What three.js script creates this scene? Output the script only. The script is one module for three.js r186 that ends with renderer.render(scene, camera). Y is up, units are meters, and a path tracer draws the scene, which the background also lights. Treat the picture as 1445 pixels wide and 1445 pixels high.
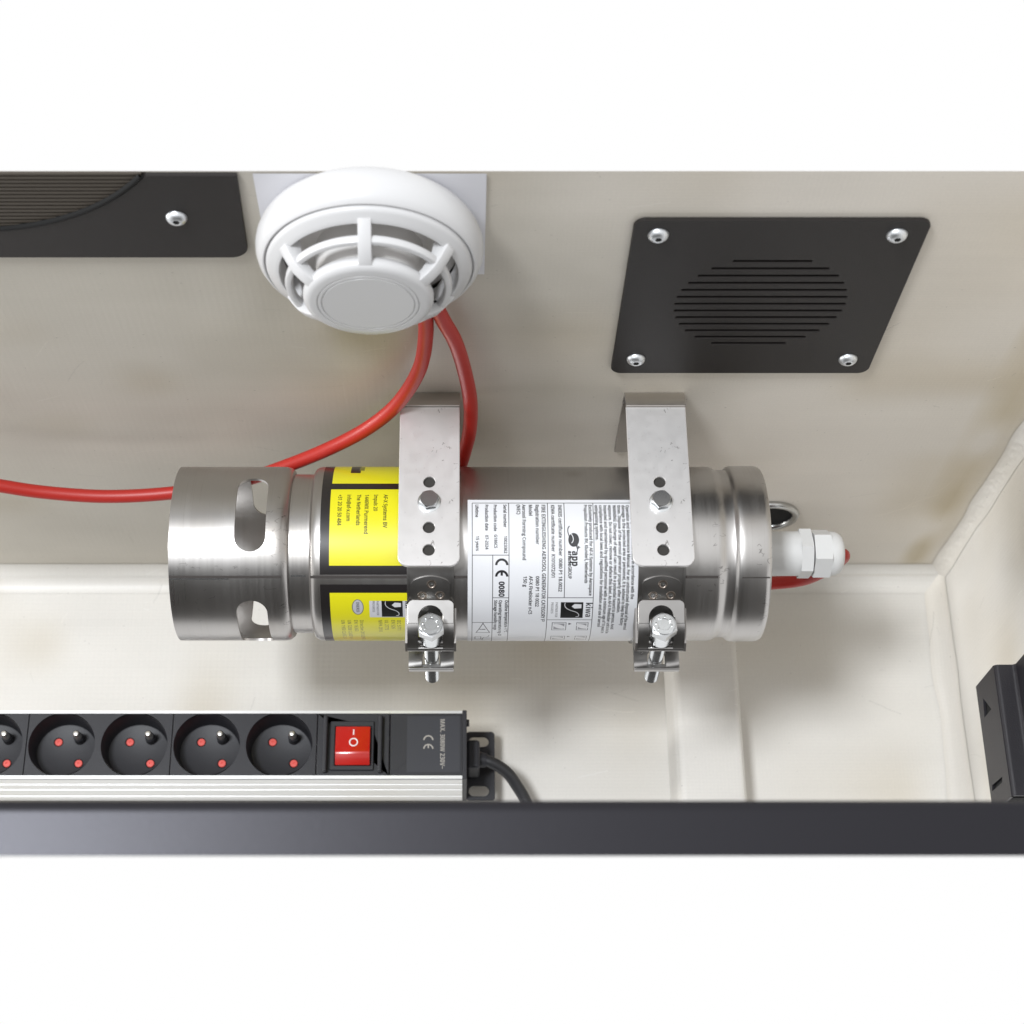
import * as THREE from 'three';
import { mergeGeometries, toCreasedNormals, mergeVertices } from 'three/addons/utils/BufferGeometryUtils.js';
import { RoundedBoxGeometry } from 'three/addons/geometries/RoundedBoxGeometry.js';
import { RectAreaLightUniformsLib } from 'three/addons/lights/RectAreaLightUniformsLib.js';
import { Brush, Evaluator, SUBTRACTION } from 'three-bvh-csg';

// ---------------------------------------------------------------- camera, background, lamp, exposure
const scene = new THREE.Scene();
const camera = new THREE.PerspectiveCamera(33.45, 1, 0.01, 50);
camera.setViewOffset(1445, 1445, 72.5, 0, 1445, 1445);
camera.rotation.x = THREE.MathUtils.degToRad(25.1);
camera.focus = 0.955;
camera.userData.fStop = 11;
scene.background = new THREE.Color(1, 1, 1);                 // plain white studio all round the cut-open enclosure
const renderer = new THREE.WebGLRenderer({ antialias: true });
renderer.setSize(1024, 1024);
renderer.toneMapping = THREE.LinearToneMapping;
renderer.toneMappingExposure = 1.0;
renderer.shadowMap.enabled = true;
renderer.outputColorSpace = THREE.SRGBColorSpace;
RectAreaLightUniformsLib.init();
const key = new THREE.RectAreaLight(new THREE.Color(0.94, 0.975, 1.02), 93, 0.42, 0.42);   // flash head, front left of the enclosure
key.position.set(-0.82, 0.03, 1.45);
key.lookAt(0, 0.38, -0.95);
key.name = 'studio_flash';
scene.add(key);
const side = new THREE.RectAreaLight(new THREE.Color(1, 0.99, 0.97), 46, 0.5, 0.5);        // fill lamp added to brighten the right wall, no such source known
side.position.set(-2.6, 0.33, -0.86);
side.lookAt(0.34, 0.37, -0.95);
side.name = 'added_side_fill';
scene.add(side);

// ---------------------------------------------------------------- helpers (all shape numbers in millimetres)
const MM = 0.001, D = Math.PI / 180;
let seed = 12345;
const rnd = () => { seed = (seed + 0x6d2b79f5) | 0; let t = Math.imul(seed ^ (seed >>> 15), 1 | seed); t = (t + Math.imul(t ^ (t >>> 7), 61 | t)) ^ t; return ((t ^ (t >>> 14)) >>> 0) / 4294967296; };
const used = {};
function numbered(n) { const k = used[n] = (used[n] ?? -1) + 1; return k ? n + '_' + String(k).padStart(3, '0') : n; }
function boxUV(g) {                                           // uv in metres from the dominant normal
  const p = g.attributes.position, n = g.attributes.normal, uv = new Float32Array(p.count * 2);
  for (let i = 0; i < p.count; i++) {
    const x = p.getX(i) * MM, y = p.getY(i) * MM, z = p.getZ(i) * MM, a = Math.abs(n.getX(i)), b = Math.abs(n.getY(i)), c = Math.abs(n.getZ(i));
    if (c >= a && c >= b) { uv[2 * i] = x; uv[2 * i + 1] = y; } else if (b >= a) { uv[2 * i] = x; uv[2 * i + 1] = z; } else { uv[2 * i] = z; uv[2 * i + 1] = y; }
  }
  g.setAttribute('uv', new THREE.BufferAttribute(uv, 2));
  return g;
}
function clean(g) {
  if (g.index) g = g.toNonIndexed();
  for (const k of Object.keys(g.attributes)) if (!['position', 'normal', 'uv'].includes(k)) g.deleteAttribute(k);
  if (!g.userData.keepUV) boxUV(g);
  return g;
}
function obj(name, geos, mat, parent = scene, base) {
  if (!Array.isArray(geos)) geos = [geos];
  let g = geos.length > 1 ? mergeGeometries(geos.map(clean)) : clean(geos[0]);
  const b = base ?? parent.userData.baseMM ?? bases.get(parent) ?? [0, 0, 0];
  g = g.clone(); g.translate(-b[0], -b[1], -b[2]); g.scale(MM, MM, MM);
  const m = new THREE.Mesh(g, mat);
  m.name = parent === scene ? numbered(name) : name;
  m.castShadow = m.receiveShadow = true;
  bases.set(m, b);
  if (parent === scene) m.position.set(b[0] * MM, b[1] * MM, b[2] * MM);
  parent.add(m);
  return m;
}
const bases = new Map();
function thing(name, label, category, base, group) {
  const o = new THREE.Group(); o.name = numbered(name);
  o.position.set(base[0] * MM, base[1] * MM, base[2] * MM);
  bases.set(o, base);
  o.userData = { label, category }; if (group) o.userData.group = group;
  scene.add(o);
  return o;
}
function tag(o, label, category, group) { o.userData.label = label; o.userData.category = category; if (group) o.userData.group = group; return o; }
function struct(name, geos, mat, base) { const o = obj(name, geos, mat, scene, base); o.userData.kind = 'structure'; return o; }
const box = (x0, x1, y0, y1, z0, z1, r = 0) => {
  const w = x1 - x0, h = y1 - y0, d = z1 - z0;
  const g = r ? new RoundedBoxGeometry(w, h, d, 3, r) : new THREE.BoxGeometry(w, h, d);
  return g.translate((x0 + x1) / 2, (y0 + y1) / 2, (z0 + z1) / 2);
};
const V = (a) => new THREE.Vector3(...a);
function rod(p0, p1, r0, r1 = r0, seg = 32, cap = true) {
  const a = V(p0), b = V(p1), d = b.clone().sub(a), g = new THREE.CylinderGeometry(r1, r0, d.length(), seg, 1, !cap);
  g.applyQuaternion(new THREE.Quaternion().setFromUnitVectors(new THREE.Vector3(0, 1, 0), d.clone().normalize()));
  return g.translate((a.x + b.x) / 2, (a.y + b.y) / 2, (a.z + b.z) / 2);
}
function turned(profile, p0, dir, seg = 64, spin = 0, crease = 0.6) {       // lathe: profile [radius, along] about an axis from p0 towards dir
  const g = new THREE.LatheGeometry(profile.map(([r, a]) => new THREE.Vector2(Math.max(r, 0.0005), a)), seg);
  g.rotateY(spin);
  const h = toCreasedNormals(g, crease);
  h.applyQuaternion(new THREE.Quaternion().setFromUnitVectors(new THREE.Vector3(0, 1, 0), V(dir).normalize()));
  return h.translate(...p0);
}
function hexHead(p0, dir, af, h, spin = 0, cham = 0.8) {      // chamfered hexagon, af across flats
  const R = af / Math.sqrt(3);
  const s = new THREE.Shape(); for (let i = 0; i < 6; i++) { const a = i * 60 * D; i ? s.lineTo(R * Math.cos(a), R * Math.sin(a)) : s.moveTo(R, 0); } s.closePath();
  const ev = new Evaluator(); ev.attributes = ['position', 'normal'];
  const hex = new THREE.ExtrudeGeometry(s, { depth: h, bevelEnabled: false, steps: 1 }); hex.deleteAttribute('uv');
  const cone = new THREE.LatheGeometry([[0.001, -0.1], [R * 1.2, -0.1], [R * 1.2, h - cham * 1.1], [af / 2 * 0.97, h + 0.05], [0.001, h + 0.06]].map(([r, a]) => new THREE.Vector2(r, a)), 48); cone.rotateX(Math.PI / 2);
  cone.deleteAttribute('uv');
  const A = new Brush(hex), B = new Brush(cone); A.updateMatrixWorld(); B.updateMatrixWorld();
  let g = ev.evaluate(A, B, 3 /* intersection */).geometry;
  g = toCreasedNormals(g.index ? g.toNonIndexed() : g, 0.5);
  g.rotateZ(spin);
  g.applyQuaternion(new THREE.Quaternion().setFromUnitVectors(new THREE.Vector3(0, 0, 1), V(dir).normalize()));
  return g.translate(...p0);
}
function roundRect(x0, x1, y0, y1, r, rb = r) {               // rb: radius of the corners at y0
  const s = new THREE.Shape();
  s.moveTo(x0 + rb, y0); s.lineTo(x1 - rb, y0); if (rb) s.absarc(x1 - rb, y0 + rb, rb, -Math.PI / 2, 0);
  s.lineTo(x1, y1 - r); if (r) s.absarc(x1 - r, y1 - r, r, 0, Math.PI / 2);
  s.lineTo(x0 + r, y1); if (r) s.absarc(x0 + r, y1 - r, r, Math.PI / 2, Math.PI);
  s.lineTo(x0, y0 + rb); if (rb) s.absarc(x0 + rb, y0 + rb, rb, Math.PI, Math.PI * 1.5);
  return s;
}
function hole(s, x, y, r) { const p = new THREE.Path(); p.absarc(x, y, r, 0, Math.PI * 2, true); s.holes.push(p); return s; }
function slotPath(x0, x1, y0, y1) { const p = new THREE.Path(), r = Math.min(x1 - x0, y1 - y0) / 2 - 0.001; p.setFromPoints(roundRect(x0, x1, y0, y1, r).getPoints(8).reverse()); return p; }
function ext(s, depth, bevel = 0, seg = 24) {
  const g = new THREE.ExtrudeGeometry(s, bevel ? { depth: depth - 2 * bevel, bevelThickness: bevel, bevelSize: bevel, bevelOffset: -bevel, bevelSegments: 1, curveSegments: seg } : { depth, bevelEnabled: false, curveSegments: seg });
  if (bevel) g.translate(0, 0, bevel);
  return toCreasedNormals(g, 0.3);
}
function bentSheet(pts, t, x0, x1) {                          // a sheet that follows [y, z] points, thickness t to the right of the path, from x0 to x1
  const n = pts.length, off = pts.map((p, i) => {
    const a = pts[Math.max(i - 1, 0)], b = pts[Math.min(i + 1, n - 1)], dx = b[0] - a[0], dy = b[1] - a[1], l = Math.hypot(dx, dy);
    return [p[0] + dy / l * t, p[1] - dx / l * t];
  });
  const s = new THREE.Shape([...pts, ...off.reverse()].map(([y, z]) => new THREE.Vector2(y, z)));
  const g = new THREE.ExtrudeGeometry(s, { depth: x1 - x0, bevelEnabled: false });
  g.applyMatrix4(new THREE.Matrix4().set(0, 0, 1, x0, 1, 0, 0, 0, 0, 1, 0, 0, 0, 0, 0, 1));
  return toCreasedNormals(g, 0.7);
}
function tube(pts, r, seg = 160, rs = 16) { return new THREE.TubeGeometry(new THREE.CatmullRomCurve3(pts.map(V), false, 'centripetal'), seg, r, rs, false); }
// flat shape drawn in (x, -z) laid under the ceiling: front face looks down
function under(g, y) { g.applyMatrix4(new THREE.Matrix4().set(1, 0, 0, 0, 0, 0, -1, y, 0, 1, 0, 0, 0, 0, 0, 1)); return g; }   // (x, z, depth) -> (x, y - depth, z)

// ---------------------------------------------------------------- textures
function hash(x, y, s) { let h = Math.imul(x, 374761393) ^ Math.imul(y, 668265263) ^ Math.imul(s, 2147483647 - 58); h = Math.imul(h ^ (h >>> 13), 1274126177); return ((h ^ (h >>> 16)) >>> 0) / 4294967296; }
function vnoise(x, y, per, pery, s) {
  const xi = Math.floor(x), yi = Math.floor(y), fx = x - xi, fy = y - yi, u = fx * fx * (3 - 2 * fx), v = fy * fy * (3 - 2 * fy);
  const m = (a, p) => ((a % p) + p) % p, h = (a, b) => hash(m(a, per), m(b, pery), s);
  return (h(xi, yi) * (1 - u) + h(xi + 1, yi) * u) * (1 - v) + (h(xi, yi + 1) * (1 - u) + h(xi + 1, yi + 1) * u) * v;
}
function dataTex(w, h, f, srgb, repX = 1, repY = 1) {
  const d = new Uint8Array(w * h * 4);
  for (let y = 0; y < h; y++) for (let x = 0; x < w; x++) { const c = f(x / w, y / h, x, y), i = (y * w + x) * 4; d[i] = c[0] * 255; d[i + 1] = c[1] * 255; d[i + 2] = c[2] * 255; d[i + 3] = 255; }
  const t = new THREE.DataTexture(d, w, h); t.wrapS = t.wrapT = THREE.RepeatWrapping; t.magFilter = THREE.LinearFilter; t.minFilter = THREE.LinearMipmapLinearFilter; t.generateMipmaps = true;
  if (srgb) t.colorSpace = THREE.SRGBColorSpace; t.repeat.set(repX, repY); t.needsUpdate = true; return t;
}
function canvasTex(w, h, draw) {
  const c = document.createElement('canvas'); c.width = w; c.height = h; const g = c.getContext('2d'); draw(g, w, h);
  const t = new THREE.CanvasTexture(c); t.colorSpace = THREE.SRGBColorSpace; t.anisotropy = 8; return t;
}
const clamp01 = (x) => Math.min(1, Math.max(0, x));
// gel coat over glass cloth: 1 m of surface per repeat
const GS = 2048, marks = new Float32Array(GS * GS);
for (let n = 0; n < 420; n++) {                                    // fine scratches, pale or dark, and specks of dirt
  let x = rnd() * GS, y = rnd() * GS, a = (rnd() - 0.5) * 0.9 + (rnd() > 0.8 ? 1.5 : 0); const len = 6 + rnd() * rnd() * 70, v = (rnd() > 0.45 ? -1 : 0.8) * (0.03 + rnd() * 0.07);
  for (let k = 0; k < len; k++) { marks[(Math.floor(y) & (GS - 1)) * GS + (Math.floor(x) & (GS - 1))] += v; a += (rnd() - 0.5) * 0.12; x += Math.cos(a); y += Math.sin(a); }
}
for (let n = 0; n < 900; n++) { const x = Math.floor(rnd() * GS), y = Math.floor(rnd() * GS), v = -(0.06 + rnd() * 0.22); marks[y * GS + x] += v; if (rnd() > 0.6) marks[y * GS + ((x + 1) & (GS - 1))] += v * 0.7; }
const gelcoat = (u, v, x, y) => {
  const a = vnoise(u * 7, v * 9, 7, 9, 1), b = vnoise(u * 23, v * 41, 23, 41, 2), c = vnoise(u * 12, v * 160, 12, 160, 3);
  const stain = Math.pow(clamp01(vnoise(u * 17, v * 19, 17, 19, 5) * 1.5 - 0.6), 2) * 0.07;
  const thread = (Math.sin(v * Math.PI * 2 * 420) * vnoise(u * 30, v * 30, 30, 30, 6) + Math.sin(u * Math.PI * 2 * 420) * vnoise(u * 30, v * 30, 30, 30, 7) * 0.6) * 0.007;
  const k = 0.965 + (a - 0.5) * 0.04 + (b - 0.5) * 0.025 + (c - 0.5) * 0.009 + (hash(x, y, 9) - 0.5) * 0.02 + thread - stain + marks[y * GS + x];
  return [clamp01(k), clamp01(k * (0.995 - stain * 0.3)), clamp01(k * (0.985 - stain * 0.9))];
};
const grpColor = dataTex(GS, GS, gelcoat, true);
// the lid (u = x, v = z in metres): smears plus painted-in shade darkening its left half, resin stain along the right-hand joint
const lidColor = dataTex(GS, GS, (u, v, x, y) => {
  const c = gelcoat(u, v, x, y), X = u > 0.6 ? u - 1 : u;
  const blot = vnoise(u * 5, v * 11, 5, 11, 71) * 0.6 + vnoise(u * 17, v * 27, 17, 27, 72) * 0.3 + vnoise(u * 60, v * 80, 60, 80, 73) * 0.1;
  const grimeShade = clamp01((0.16 - X) / 0.2 + (blot - 0.5) * 1.2) * (0.07 + blot * 0.09);
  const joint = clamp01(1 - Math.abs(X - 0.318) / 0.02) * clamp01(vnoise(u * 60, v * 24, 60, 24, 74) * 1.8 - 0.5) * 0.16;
  const k = 1 - grimeShade - joint * 0.8;
  return [c[0] * k, c[1] * k * (1 - joint * 0.25), c[2] * k * (1 - joint * 0.9 - grimeShade * 0.12)];
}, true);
const grpBump = dataTex(1024, 1024, (u, v, x, y) => {
  const wv = 0.5 + 0.25 * Math.sin(u * 1024 * Math.PI * 2 / 4) * (0.4 + vnoise(u * 40, v * 40, 40, 40, 12)) + 0.25 * Math.sin(v * 1024 * Math.PI * 2 / 4) * (0.4 + vnoise(u * 40, v * 40, 40, 40, 11));
  const k = wv * 0.35 + vnoise(u * 30, v * 60, 30, 60, 13) * 0.35 + vnoise(u * 9, v * 12, 9, 12, 14) * 0.9 - 0.3;
  return [clamp01(k), clamp01(k), clamp01(k)];
}, false);
const fine = dataTex(512, 512, (u, v, x, y) => { const k = hash(x, y, 21) * 0.6 + vnoise(u * 128, v * 128, 128, 128, 22) * 0.4; return [k, k, k]; }, false, 1 / 0.06, 1 / 0.06);
// steel: fine directional grain, u along, v across the strokes, 0.2 m per repeat
const grainH = dataTex(512, 512, (u, v, x, y) => { const k = 0.5 + (vnoise(u * 6, v * 512, 6, 512, 31) - 0.5) * 0.6 + (vnoise(u * 30, v * 256, 30, 256, 32) - 0.5) * 0.4; return [k, clamp01(0.55 + k * 0.75 * 0.5 + (vnoise(u * 8, v * 8, 8, 8, 33) - 0.5) * 0.25), 0]; }, false, 5, 5);
const smudge = dataTex(512, 512, (u, v) => { const k = 0.84 + (vnoise(u * 9, v * 7, 9, 7, 41) - 0.5) * 0.12 + (vnoise(u * 60, v * 50, 60, 50, 42) - 0.5) * 0.10; return [k, clamp01(k), k]; }, false, 6, 6);

const C = (r, g, b) => new THREE.Color().setRGB(r, g, b);
const M = {};
const std = (color, roughness, metalness = 0, more = {}) => new THREE.MeshPhysicalMaterial({ color, roughness, metalness, side: THREE.DoubleSide, ...more });
M.grp = std(C(0.74, 0.725, 0.695), 0.42, 0, { map: grpColor, bumpMap: grpBump, bumpScale: 0.00016 });
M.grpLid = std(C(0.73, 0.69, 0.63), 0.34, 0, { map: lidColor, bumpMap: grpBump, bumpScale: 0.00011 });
M.sealant = std(C(0.76, 0.735, 0.69), 0.38, 0, { map: grpColor });
M.black = std(C(0.018, 0.0155, 0.0145), 0.46, 0, { specularIntensity: 0.6, bumpMap: fine, bumpScale: 0.00008 });
M.bar = std(C(0.006, 0.0056, 0.0075), 0.36, 0, { specularIntensity: 0.72, specularColor: C(0.93, 0.92, 1), bumpMap: fine, bumpScale: 0.00003 });
M.rackBlack = std(C(0.016, 0.0145, 0.018), 0.40, 0, { specularIntensity: 0.8, bumpMap: fine, bumpScale: 0.00012 });
M.hole = std(C(0.004, 0.004, 0.004), 0.9);
M.blackPlastic = std(C(0.022, 0.022, 0.026), 0.46, 0, { specularIntensity: 0.8, bumpMap: fine, bumpScale: 0.00006 });
M.white = std(C(0.55, 0.547, 0.548), 0.32, 0, {});
M.whiteGland = std(C(0.64, 0.64, 0.63), 0.38);
M.paper = std(C(0.68, 0.68, 0.715), 0.5);
M.red = std(C(0.42, 0.022, 0.015), 0.42, 0, { bumpMap: fine, bumpScale: 0.00003 });
M.redPlug = std(C(0.75, 0.10, 0.08), 0.4);
M.zinc = std(C(0.74, 0.76, 0.77), 0.28, 1, { roughnessMap: smudge });
M.bolt = std(C(0.56, 0.57, 0.58), 0.22, 1);
M.screw = std(C(0.72, 0.74, 0.76), 0.42, 1);
M.steel = std(C(0.60, 0.575, 0.55), 0.30, 1, { roughnessMap: grainH });
M.chrome = std(C(0.46, 0.46, 0.45), 0.26, 1);
M.clamp = std(C(0.36, 0.35, 0.34), 0.36, 1, { roughnessMap: smudge });
M.weld = std(C(0.10, 0.09, 0.085), 0.55, 0.8);
M.alu = std(C(0.80, 0.80, 0.79), 0.38, 0.75);
M.cord = std(C(0.022, 0.022, 0.024), 0.45);

// ---------------------------------------------------------------- the enclosure: lid, back wall, side wall, added dark slab
const LID = 476, BACK = -1118, SIDE = 341, FRONT = -645.3;
const lidShape = new THREE.Shape([[LID, BACK - 5], [LID, FRONT], [LID + 5, FRONT - 12], [LID + 5, BACK - 5]].map((p) => new THREE.Vector2(...p)));
const alongX = (shape, x0, x1, crease = 0.5) => { const g = new THREE.ExtrudeGeometry(shape, { depth: x1 - x0, bevelEnabled: false }); g.applyMatrix4(new THREE.Matrix4().set(0, 0, 1, x0, 1, 0, 0, 0, 0, 1, 0, 0, 0, 0, 0, 1)); return toCreasedNormals(g, crease); };
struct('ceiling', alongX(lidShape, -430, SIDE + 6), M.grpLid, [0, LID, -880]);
{
  const f = new THREE.Shape(); f.moveTo(LID - 0.3, BACK + 0.3); f.lineTo(LID - 16, BACK + 0.3);
  for (let i = 1; i < 12; i++) { const a = i * 7.5 * D; f.lineTo(LID - 16 + 15.7 * Math.sin(a), BACK + 0.3 + 15.7 * (1 - Math.cos(a))); }
  f.lineTo(LID - 0.3, BACK + 16); f.closePath();
  const fil = (x0, x1) => { const g = new THREE.ExtrudeGeometry(f, { depth: x1 - x0, bevelEnabled: false }); g.applyMatrix4(new THREE.Matrix4().set(0, 0, 1, x0, 1, 0, 0, 0, 0, 1, 0, 0, 0, 0, 0, 1)); return toCreasedNormals(g, 0.5); };
  struct('back_wall', [box(-430, SIDE + 6, 275, LID - 0.2, BACK - 4, BACK), fil(-429, SIDE - 2)], M.grp, [0, 275, BACK]);
  // upright stiffener moulded on the back wall
  const rib = new THREE.Shape(); rib.moveTo(141, BACK + 0.3); rib.lineTo(142.6, BACK + 24); rib.quadraticCurveTo(143.4, BACK + 29.4, 148.5, BACK + 30); rib.lineTo(183.5, BACK + 30); rib.quadraticCurveTo(187.6, BACK + 29.4, 188, BACK + 24); rib.lineTo(189.5, BACK + 0.3); rib.closePath();
  const rg = new THREE.ExtrudeGeometry(rib, { depth: LID - 14 - 276, bevelEnabled: false, curveSegments: 8 }); rg.applyMatrix4(new THREE.Matrix4().set(1, 0, 0, 0, 0, 0, 1, 276, 0, 1, 0, 0, 0, 0, 0, 1));
  struct('wall_rib', toCreasedNormals(rg, 0.7), M.grp, [165, 276, BACK]);
  struct('right_wall', [box(SIDE, SIDE + 5, 275, LID - 0.2, BACK + 0.2, FRONT - 1)], M.grp, [SIDE, 275, -880]);
  // laminated fillets in the corners, uneven by hand
  const bead = (len, put, r, rough) => {
    const n = Math.round(len / 0.8), k = 18, pos = [], idx = [], uv = [];
    for (let i = 0; i <= n; i++) for (let j = 0; j <= k; j++) {
      const t = i / n, a = j / k, w = Math.sin(a * Math.PI);
      const nz = (vnoise(t * len / 6, a * 3, 9999, 99, 51) - 0.5) * 1.6 + (vnoise(t * len / 2.4, a * 7, 9999, 99, 52) - 0.5) * 1.6, wid = r * (1 + (vnoise(t * len / 30, 0, 9999, 9, 53) - 0.5) * 0.25);
      const p = wid * (1 - Math.cos(a * Math.PI / 2)), q = wid * (1 - Math.sin(a * Math.PI / 2)), lift = w * rough * (nz * 0.5 + 0.8);
      pos.push(...put(t, p + lift * 0.7 + 0.3, q + lift * 0.7 + 0.3)); uv.push(t * len * MM, a * r * 1.6 * MM);
    }
    for (let i = 0; i < n; i++) for (let j = 0; j < k; j++) { const a = i * (k + 1) + j, b = a + 1, c = a + k + 1, d = c + 1; idx.push(a, b, c, b, d, c); }
    const g = new THREE.BufferGeometry(); g.setAttribute('position', new THREE.Float32BufferAttribute(pos, 3)); g.setAttribute('uv', new THREE.Float32BufferAttribute(uv, 2)); g.setIndex(idx); g.computeVertexNormals(); g.userData.keepUV = true; const h = g.toNonIndexed(); h.userData.keepUV = true; return h;
  };
  struct('corner_fillet', bead(470, (t, p, q) => [SIDE - p, LID - q, BACK + 2 + t * 469], 8.5, 0.55), M.sealant, [SIDE, LID, -880]);
  struct('corner_fillet', bead(190, (t, p, q) => [SIDE - p, 276 + t * 196, BACK + q], 13, 0.12), M.sealant, [SIDE, 276, BACK]);
}
struct('floor', box(-430, SIDE, 8, 20, BACK - 4, -450), std(C(0.055, 0.052, 0.05), 0.6), [0, 8, -780]);  // unseen dark slab, added so the underside of the cylinder reflects dark

// ---------------------------------------------------------------- fan cover (upper left)
function buttonScrew(x, z, y, parent, r = 5.2) {
  const prof = [[0, 3.05], [1.6, 3.05], [2.6, 2.95], [3.6, 2.55], [4.5, 1.75], [5.05, 0.8], [5.2, 0.2], [5.2, 0]].map(([a, b]) => [a * r / 5.2, b]);
  const s = obj('screw', turned(prof, [x, y, z], [0, -1, 0], 36), M.screw, parent);
  obj('socket_recess', hexSocket(x, y - 3.06, z), M.hole, s);
}
function hexSocket(x, y, z) { const s = new THREE.Shape(); for (let i = 0; i < 6; i++) { const a = i * 60 * D; i ? s.lineTo(1.75 * Math.cos(a), 1.75 * Math.sin(a)) : s.moveTo(1.75, 0); } return under(ext(s, 1.2), y + 1.2).translate(x, 0, z); }
{
  const t = thing('fan_cover', 'black metal cover plate with a round mesh opening, cut off at the top left', 'fan cover', [-240, LID, -680]);
  const cx = -236, cz = -578, R = 113, a0 = Math.asin((FRONT - 0.4 - cz) / -R);
  const s = new THREE.Shape();
  s.moveTo(-390, FRONT - 0.4); s.lineTo(-390, -713.5); s.lineTo(-105 - 9, -713.5); s.absarc(-105 - 9, -713.5 + 9, 9, -Math.PI / 2, 0); s.lineTo(-103.2, FRONT - 0.4);
  const half = Math.acos((FRONT - 0.4 - cz) / -R);
  s.lineTo(cx + R * Math.sin(half), FRONT - 0.4);
  for (let i = 0; i <= 48; i++) { const a = half - i / 48 * 2 * half; s.lineTo(cx + R * Math.sin(a), cz - R * Math.cos(a)); }
  s.closePath();
  obj('cover_plate', under(ext(s, 2.2, 0.4), LID - 0.1), M.black, t);
  // filter screen a little above the plate face, real strands over a dark backing
  const strands = [], mesh2 = [];
  for (let z = -690.5; z < FRONT - 1; z += 2.9) { const w = Math.sqrt(Math.max(0, (R - 0.8) ** 2 - (z - cz) ** 2)); if (w > 3) strands.push(box(Math.max(cx - w, -389), cx + w, LID - 1.2, LID - 0.45, z, z + 1.5)); }
  const rim = []; for (let i = 0; i <= 40; i++) { const a = half * 0.985 - i / 40 * 2 * half * 0.985; rim.push([cx + (R - 1.6) * Math.sin(a), LID - 1.9, cz - (R - 1.6) * Math.cos(a)]); }
  const sc = obj('filter_mesh', strands, std(C(0.06, 0.049, 0.037), 0.6), t);
  sc.userData.kind = 'stuff';
  const d = new THREE.Shape(); for (let i = 0; i <= 48; i++) { const a = half - i / 48 * 2 * half; const x = cx + R * Math.sin(a), z = cz - R * Math.cos(a); i ? d.lineTo(x, z) : d.moveTo(x, z); } d.closePath();
  obj('filter_backing', under(ext(d, 0.25), LID - 0.1), std(C(0.03, 0.023, 0.018), 0.8), t);
  obj('seal_ring', tube(rim, 1.3, 120, 10), M.hole, t);
  buttonScrew(-136, -678.9, LID - 2.2, t);
}

// ---------------------------------------------------------------- loudspeaker / buzzer cover (upper right)
{
  const t = thing('slotted_cover_plate', 'square black cover plate with a round field of slots and four screws', 'speaker cover', [155, LID, -754]);
  const s = roundRect(83.5, 226.8, -828, -681, 6);
  for (let i = 0; i < 13; i++) {
    const z = -716 - i * 6.62, w = Math.sqrt(44.5 ** 2 - (z + 755.8) ** 2);
    s.holes.push(slotPath(155.5 - w, 155.5 + w, z - 1.05, z + 1.05));
  }
  obj('cover_plate', under(ext(s, 2.4, 0.4, 10), LID - 0.4), M.black, t);
  obj('slot_backing', box(100, 211, LID - 0.36, LID - 0.1, -806, -706), M.hole, t);
  for (const [x, z] of [[96, -692.6], [212, -692.6], [96.3, -812], [212.8, -812]]) buttonScrew(x, z, LID - 2.8, t);
}

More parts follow.
